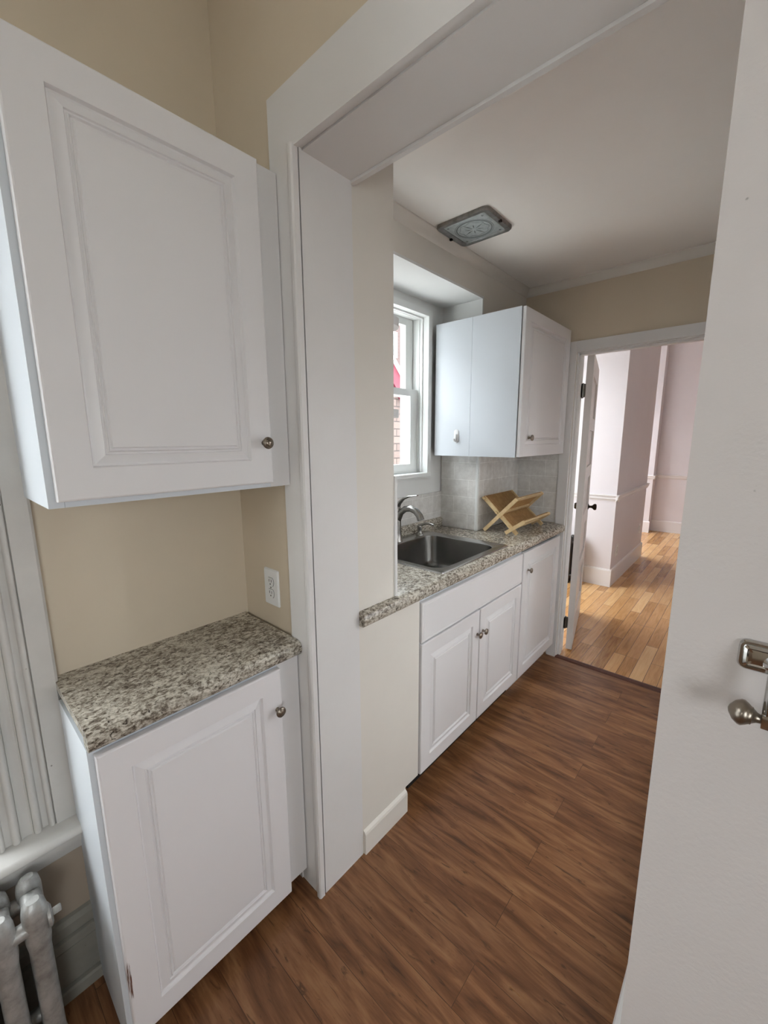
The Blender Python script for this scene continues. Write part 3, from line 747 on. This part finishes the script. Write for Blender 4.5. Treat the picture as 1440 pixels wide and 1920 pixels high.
# folding dish rack
dr = thing('dish_rack', 'folding wooden dish rack standing open on the counter against the tile', 'dish rack', (-1.10, 2.44, ZT))
RY0, RY1 = 2.250, 2.625
P_tl, P_ft2 = (-1.213, 1.150), (-0.990, ZT+0.006)
P_ft1, P_tr = (-1.195, ZT+0.006), (-0.995, 1.158)
P_a, P_r2 = (-1.055, ZT+0.008), (-0.945, 1.030)
def p3(p, y): return (p[0], y, p[1])
def lerp(a, b, t): return (a[0]+(b[0]-a[0])*t, a[1]+(b[1]-a[1])*t)
for y in (RY0, RY1):
    for nm, a, b, dy in (('leg', P_tl, P_ft2, 0.008), ('leg', P_ft1, P_tr, -0.006), ('arm', P_a, P_r2, -0.006)):
        bm = bmesh.new(); bar(bm, p3(a, y+dy), p3(b, y+dy), 0.011, 0.021, (0, 1, 0)); obj(nm, bm, M['bamboo'], dr)
X_ = lerp(P_tl, P_ft2, 0.455); X2 = lerp(P_tl, P_ft2, 0.83)
def off(p, a, b, k):
    dx, dz = b[0]-a[0], b[1]-a[1]; l = math.hypot(dx, dz); return (p[0]-dz/l*k, p[1]+dx/l*k)
banks = [(lerp(P_tl, P_ft2, 0.03), lerp(P_tl, P_ft2, 0.42)), (lerp(P_tr, P_ft1, 0.04), lerp(P_tr, P_ft1, 0.42)), (lerp(P_tl, P_ft2, 0.50), lerp(P_tl, P_ft2, 0.80)), (lerp(P_r2, P_a, 0.06), lerp(P_r2, P_a, 0.62))]
for a, b in banks:
    for e in (a, b):
        bm = bmesh.new(); dx, dz = b[0]-a[0], b[1]-a[1]; l = math.hypot(dx, dz)
        u = Vector((dx/l, 0, dz/l))
        n = u.cross(Vector((0, 1, 0)))
        bar(bm, Vector(p3(e, RY0-0.012))+n*0.0, Vector(p3(e, RY1+0.012)), 0.018, 0.010, u); obj('rail', bm, M['bamboo'], dr)
    for k in range(20):
        y = RY0+0.020+(RY1-RY0-0.040)*k/19
        bm = bmesh.new(); nx, nz = -(b[1]-a[1]), b[0]-a[0]; ln = math.hypot(nx, nz)*(1 if nz > 0 else -1); o3 = Vector((nx/ln, 0, nz/ln))*0.0075
        tube(bm, [Vector(p3(lerp(a, b, -0.07), y))+o3, Vector(p3(lerp(a, b, 1.04), y))+o3], 0.0046, 8); obj('dowel', bm, M['dowel'], dr, smooth=60)

# rounded white shelves on the wall end
def shelf(z, label):
    bm = bmesh.new()
    x0, x1, y0, y1, r = -1.32, -0.985, 1.0785, 1.226, 0.075
    pts = [(x0, y0), (x1, y0)] + [(x1-r+r*math.cos(a), y1-r+r*math.sin(a)) for a in [HP*k/10 for k in range(11)]] + [(x0, y1)]
    extrude(bm, pts, 'z', z-0.014, z+0.014)
    tag(obj('wall_shelf', bm, M['plastic'], smooth=40), label, 'shelf', 'rounded shelves by the kitchen window')
shelf(1.592, 'lower of two small rounded white shelves peeking past the wall end')
shelf(1.905, 'upper of two small rounded white shelves peeking past the wall end')

# duplex outlets
def outlet(c, du, n, label):
    """c centre on wall, du along the wall, n out of the wall"""
    c, du, n, dz = Vector(c), Vector(du), Vector(n), Vector((0, 0, 1))
    o = thing('power_outlet', label, 'outlet', c)
    P = lambda u, z, d: c+du*u+dz*z+n*d
    bm = bmesh.new()
    loft(bm, [[P(u, z, d) for u, z in rrect(0, 0, 0.078-2*i, 0.122-2*i, 0.004, 3)] for i, d in ((0, 0), (0, 0.003), (0.003, 0.0065))])
    obj('cover_plate', bm, M['plastic'], o, smooth=30)
    for zc in (0.0195, -0.0195):
        bm = bmesh.new()
        ring = [(0.0165*math.cos(a), max(-0.0135, min(0.0135, 0.0175*math.sin(a)))) for a in [2*math.pi*k/28 for k in range(28)]]
        loft(bm, [[P(u*s_, zc+z*s_, d) for u, z in ring] for s_, d in ((1.06, 0.0066), (1.05, 0.0071))])
        q = obj('receptacle_rim', bm, M['darkslot'], o, label='dark outline of the receptacle')
        bm = bmesh.new()
        loft(bm, [[P(u*s_, zc+z*s_, d) for u, z in ring] for s_, d in ((0.99, 0.0067), (0.97, 0.0086))])
        q = obj('receptacle', bm, M['plastic'], o, smooth=30)
        for u in (-0.0062, 0.0062):
            bm = bmesh.new(); loft(bm, [[P(u+a*0.0011, zc+0.004+b*0.0045, d) for a, b in ((-1, -1), (1, -1), (1, 1), (-1, 1))] for d in (0.0085, 0.0089)])
            obj('slot', bm, M['darkslot'], q)
        bm = bmesh.new(); loft(bm, [[P(0.0026*math.cos(a), zc-0.0075+0.0026*math.sin(a), d) for a in [2*math.pi*k/12 for k in range(12)]] for d in (0.0085, 0.0089)])
        obj('ground_hole', bm, M['darkslot'], q)
    bm = bmesh.new(); loft(bm, [[P(0.0028*math.cos(a), 0.0028*math.sin(a), d) for a in [2*math.pi*k/12 for k in range(12)]] for d in (0.0065, 0.0078)])
    obj('screw', bm, M['hinge'], o)
outlet((-1.122, PY, 1.030), (1, 0, 0), (0, -1, 0), 'white duplex outlet on the tan niche wall above the left countertop')
outlet((-0.985, 4.72, 0.345), (0, 1, 0), (1, 0, 0), 'white outlet low on the projecting hallway wall, nearer one')
outlet((-0.985, 5.80, 0.395), (0, 1, 0), (1, 0, 0), 'white outlet low on the projecting hallway wall, farther one')

# ceiling light
lx, ly = -1.068, 1.808
cl = thing('ceiling_light', 'square grey metal recessed ceiling light with a patterned glass pane, unlit', 'ceiling light', (lx, ly, ZK))
bm = bmesh.new()
o_ = rrect(lx, ly, 0.262, 0.248, 0.028, 6)
i_ = rrect(lx, ly+0.0, 0.205, 0.196, 0.010, 6)
loft(bm, [[(x, y, z) for x, y in pts] for pts, z in ((o_, ZK), (o_, ZK-0.010), (rrect(lx, ly, 0.254, 0.240, 0.026, 6), ZK-0.015), (rrect(lx, ly, 0.215, 0.206, 0.012, 6), ZK-0.014), (i_, ZK-0.011), (i_, ZK-0.003))], cap0=False, cap1=False)
obj('frame', bm, M['darkmetal'], cl, smooth=40)
bm = bmesh.new()
loft(bm, [[(x, y, z) for x, y in rrect(lx, ly, w_, h_, 0.009, 6)] for w_, h_, z in ((0.206, 0.197, ZK-0.001), (0.206, 0.197, ZK-0.009), (0.198, 0.189, ZK-0.0125))])
gp = obj('glass_pane', bm, M['lampglass'], cl, smooth=40)
zz = ZK-0.0131
H2 = (Vector((0, 0, 0)), Vector((0, 0, 0.001)))
for k in range(8):
    a = math.pi*k/4 + 0.39
    r0, r1, wv = 0.010, (0.060 if k % 2 else 0.042), 0.0022
    d_ = Vector((math.cos(a), math.sin(a), 0)); n_ = Vector((-d_.y, d_.x, 0)); c_ = Vector((lx, ly, zz))
    bm = bmesh.new(); loft(bm, [[c_+d_*r0+n_*0.0004+h, c_+d_*(r0+r1)/2+n_*wv+h, c_+d_*r1+h, c_+d_*(r0+r1)/2-n_*wv+h] for h in H2]); obj('etched_ray', bm, M['etchdark'], gp)
for rr, ww in ((0.086, 0.002), (0.076, 0.006), (0.064, 0.0016)):
    wob = lambda a, w_: rr*(1+(0.06*math.sin(8*a) if rr < 0.07 else 0))+w_
    P_ = lambda w_, z: [(lx+wob(2*math.pi*k/72, w_)*math.cos(2*math.pi*k/72), ly+wob(2*math.pi*k/72, w_)*math.sin(2*math.pi*k/72)*0.95, z) for k in range(72)]
    bm = bmesh.new(); loft(bm, [P_(0, zz), P_(ww, zz), P_(ww, zz+0.001), P_(0, zz+0.001), P_(0, zz)], cap0=False, cap1=False); obj('etched_ring', bm, M['etch'], gp)
for qx, qy in ((1, 1), (-1, 1), (1, -1), (-1, -1)):
    for k in range(4):
        a = math.atan2(qy, qx) + (k-1.5)*0.32
        c_ = Vector((lx+qx*0.080, ly+qy*0.076, zz)); d_ = Vector((math.cos(a), math.sin(a), 0)); n_ = Vector((-d_.y, d_.x, 0))*0.0012
        bm = bmesh.new(); loft(bm, [[c_+d_*0.003+n_+h, c_+d_*0.015+h, c_+d_*0.003-n_+h] for h in H2]); obj('etched_dash', bm, M['etch'], gp)
for sx_ in (-1, 1):
    bm = B((lx+sx_*0.125-0.006, lx+sx_*0.125+0.006, ly-0.002, ly+0.010, ZK-0.022, ZK-0.012), bev=0.002)
    obj('clip', bm, M['black'], cl)

# ------------------------------------------------------------------ hallway door, standing open
hd = bpy.data.objects.new('door_1', None); COL.objects.link(hd); hd.location = (-0.871, 2.908, 0); hd['kind'] = 'structure'
hd['label'] = 'white five-panel door standing open into the hallway'
DW, DT, DH = 0.76, 0.040, 2.028
ang = math.atan2(0.975, -0.222)
Rm = Matrix.Translation((-0.871, 2.908, 0)) @ Matrix.Rotation(ang, 4, 'Z')   # local x along door, local y to its left; thickness towards -y (right)
zs = [0.012, 0.23, 0.52, 0.61, 0.86, 0.965, 1.21, 1.30, 1.55, 1.64, 1.90, DH]
for nm, *b in [('stile', 0, 0.105, -DT, 0, 0.012, DH), ('stile', DW-0.105, DW, -DT, 0, 0.012, DH)] + [('rail', 0.1052, DW-0.1052, -DT, 0, zs[k], zs[k+1]) for k in range(0, 12, 2)]:
    bm = B(b); bmesh.ops.transform(bm, matrix=Rm, verts=bm.verts); obj(nm, bm, M['dooredge'], hd)
for k in range(1, 11, 2):
    bm = bmesh.new(); box(bm, 0.104, DW-0.104, -DT+0.013, -0.013, zs[k]-0.001, zs[k+1]+0.001)
    bmesh.ops.transform(bm, matrix=Rm, verts=bm.verts); obj('panel', bm, M['dooredge'], hd)
for s_, h0 in ((-1, -DT), (1, 0)):
    bm = bmesh.new(); lathe(bm, [(0.024, 0), (0.024, 0.004), (0.012, 0.008), (0.009, 0.022), (0.013, 0.032), (0.024, 0.042), (0.027, 0.052), (0.022, 0.062), (0, 0.065)], (DW-0.06, h0, 0.945), (0, s_, 0), 20)
    bmesh.ops.transform(bm, matrix=Rm, verts=bm.verts); obj('knob', bm, M['darkknob'], hd, smooth=50, label='dark bronze knob')
for z in (1.80, 0.21):
    bm = bmesh.new()
    lathe(bm, [(0.003, -0.004), (0.006, 0), (0.006, 0.088), (0.003, 0.092)], (-0.884, 2.905, z-0.045), (0, 0, 1), 12)
    h_ = obj('hinge', bm, M['hinge'], hd)
    boards(h_, M['hinge'], ('leaf', -0.892, -0.888, 2.865, 2.903, z-0.042, z+0.042), ('leaf', -0.884, -0.868, 2.9055, 2.9079, z-0.042, z+0.042))

# hallway radiator, glimpsed through the hinge gap
def radiator(name, label, x, ys, ztop, depth, wsec, mat, plug=False, turn=False):
    r = thing(name, label, 'radiator', (x, ys[0], 0))
    T = Matrix.Translation((x, ys[0], 0)) @ Matrix.Rotation(HP, 4, 'Z') @ Matrix.Translation((-x, -ys[0], 0)) if turn else Matrix.Identity(4)
    def put(nm, bm):
        bmesh.ops.transform(bm, matrix=T, verts=bm.verts); return obj(nm, bm, mat, r, smooth=50)
    for i, y in enumerate(ys):
        for dx in (-depth/2+0.022, depth/2-0.022):
            bm = bmesh.new(); loops = []
            for z, sx_, sy_ in ((0.0, 0.015, 0.013), (0.03, 0.014, 0.012), (0.07, 0.020, wsec*0.46), (0.10, 0.018, wsec*0.40), (ztop-0.13, 0.018, wsec*0.40), (ztop-0.10, 0.0195, wsec*0.47), (ztop-0.03, 0.021, wsec*0.48), (ztop-0.012, 0.019, wsec*0.42), (ztop, 0.010, wsec*0.24)):
                loops.append([(x+dx+sx_*math.copysign(abs(math.cos(2*math.pi*k/20))**0.75, math.cos(2*math.pi*k/20)), y+sy_*math.copysign(abs(math.sin(2*math.pi*k/20))**0.75, math.sin(2*math.pi*k/20)), z) for k in range(20)])
            loft(bm, loops); put('column', bm)
        for z in (0.085, ztop-0.055):
            bm = bmesh.new(); extrude(bm, [(y+u, z+v_) for u, v_ in rrect(0, 0, wsec*0.8, 0.062, 0.014, 4)], 'x', x-depth/2+0.02, x+depth/2-0.02); put('bridge', bm)
        if i+1 < len(ys):
            for dx in (-depth/2+0.022, depth/2-0.022):
                for z in (0.085, ztop-0.062):
                    bm = bmesh.new(); lathe(bm, [(0.019, -0.03), (0.017, 0), (0.019, 0.03)], (x+dx, (y+ys[i+1])/2, z), (0, 1, 0), 14); put('hub', bm)
    if plug:
        bm = bmesh.new(); lathe(bm, [(0.026, 0), (0.026, 0.006), (0.018, 0.010)], (x+depth/2-0.022, ys[0]+wsec*0.38, ztop-0.062), (0, 1, 0), 16); q = put('end_plug', bm)
        bm = bmesh.new(); lathe(bm, [(0.011, 0), (0.011, 0.016), (0.008, 0.018)], (x+depth/2-0.022, ys[0]+wsec*0.38+0.009, ztop-0.062), (0, 1, 0), 4); obj('square_nut', bm, mat, q)
    return r
radiator('radiator', 'silver cast-iron radiator under the window beside the left base cabinet', -1.145, [0.033-0.058*k for k in range(9)], 0.478, 0.12, 0.05, M['radiator'], True)
radiator('radiator', 'dark radiator on the hallway floor behind the open door', -1.27, [4.415+0.07*k for k in range(6)], 0.50, 0.13, 0.06, M['darkrad'], turn=True)

# ------------------------------------------------------------------ paper roll holder on the right wall
ph = thing('paper_roll_holder', 'chrome paper roll holder with a hinged arm on the right plaster wall', 'paper holder', (0.045, 0.70, 1.215))
bm = bmesh.new()
pcx, pcz = 0.044, 1.2165
loft(bm, [[(x, y, z) for x, z in rrect(pcx, pcz, 0.068-2*i, 0.041-2*i, max(0.010-i, 0.003), 6)] for i, y in ((0, 0.700), (0, 0.696), (0.002, 0.6935), (0.005, 0.6935), (0.006, 0.691), (0.009, 0.6895), (0.011, 0.691), (0.014, 0.6905))])
obj('mounting_plate', bm, M['chrome'], ph, smooth=35)
bm = bmesh.new()
lathe(bm, [(0.014, 0), (0.012, 0.002), (0.008, 0.005), (0.007, 0.022), (0.0075, 0.026)], (0.048, 0.692, 1.212), (0, -1, 0), 18)
obj('post', bm, M['chrome'], ph, smooth=40)
bm = bmesh.new()
tube(bm, [(0.048, 0.668, 1.219), (0.048, 0.667, 1.205), (0.047, 0.667, 1.17), (0.047, 0.667, 1.150)], [0.0065, 0.008, 0.0068, 0.0065], 14)
box(bm, 0.041, 0.053, 0.660, 0.674, 1.138, 1.156, 0.0015)
obj('arm', bm, M['chrome'], ph, smooth=40)
bm = bmesh.new()
lathe(bm, [(0.0055, 0), (0.0065, 0.004), (0.0095, 0.008), (0.0115, 0.009), (0.0115, 0.0105), (0.0140, 0.0135), (0.0168, 0.018), (0.0165, 0.021), (0.0125, 0.027), (0.005, 0.0318), (0.002, 0.0326), (0, 0.033)], (0.041, 0.667, 1.147), (-1, 0, 0.07), 22)
obj('finial', bm, M['nickel'], ph, smooth=50, label='satin acorn-shaped finial')
bm = bmesh.new()
tube(bm, [(0.053, 0.667, 1.146), (0.19, 0.667, 1.138)], 0.0045, 12)
obj('roll_bar', bm, M['chrome'], ph, smooth=50)

# ------------------------------------------------------------------ outside
struct('ground', B((-60, 60, -50, 60, -3.6, -3.4)), M['asphalt'], 'grey ground outside')
hs = thing('neighbour_house', 'shingled gable house with a red rake board outside the kitchen window', 'house', (-9, 5, -3.4))
apex, slope = 4.94, 1.045
def gz(y, o=0.0): return apex+o-slope*abs(y-5.0)
bm = bmesh.new()
loft(bm, [[(x, 1.6, -3.4), (x, 8.4, -3.4), (x, 8.4, gz(8.4)), (x, 5.0, gz(5.0)), (x, 1.6, gz(1.6))] for x in (-12, -6.0)])
obj('shingle_wall', bm, M['shingle'], hs)
bm = bmesh.new()
loft(bm, [[(x, 1.4, gz(1.4)-0.30), (x, 5.0, apex-0.30), (x, 8.6, gz(8.6)-0.30), (x, 8.6, gz(8.6)+0.10), (x, 5.0, apex+0.10), (x, 1.4, gz(1.4)+0.10)] for x in (-12.1, -5.9)])
obj('rake_board', bm, M['redtrim'], hs, label='red painted rake board')
bm = bmesh.new()
loft(bm, [[(x, 1.3, gz(1.3)+0.10), (x, 5.0, apex+0.10), (x, 8.7, gz(8.7)+0.10), (x, 8.7, gz(8.7)+0.19), (x, 5.0, apex+0.19), (x, 1.3, gz(1.3)+0.19)] for x in (-12.2, -5.85)])
obj('roof', bm, M['vinyl'], hs, label='white roof edge')
bb = thing('brick_building', 'tall red brick building seen through the upper kitchen window sash', 'building', (-16, 15, -3.4))
obj('brick_wall', B((-20, -14, 6, 22, -3.4, 8.5)), M['brick'], bb)
for (y, z) in ((16.15, 6.1), (16.15, 4.15), (13.4, 6.1), (13.4, 4.15), (19.0, 6.1)):
    f = obj('window', B((-14.0, -13.95, y-0.42, y+0.42, z-0.6, z+0.6)), M['vinyl'], bb)
    obj('pane', B((-13.96, -13.93, y-0.32, y+0.32, z-0.5, z+0.5)), M['extglass'], f)
gb = thing('sky_blocker_building', 'long pale grey building added out of view to block low sky', 'building', (-15, -9, -3.4))  # unseen building added to dim the sky at the left windows
obj('wall', B((-19, -13, -24, 3.5, -3.4, 9.0)), M['blocker_siding'], gb)
obj('roof', B((-19.3, -12.7, -24.3, 3.8, 9.0, 9.3)), M['vinyl'], gb)
struct('wall_added_reflector', B((1.35, 1.55, 0.95, 2.72, -3.4, 3.7)), M['reflector_siding'], 'unseen pale wall added to reflect daylight into the kitchen right-hand window')  # wall added to bounce soft daylight through the added kitchen window
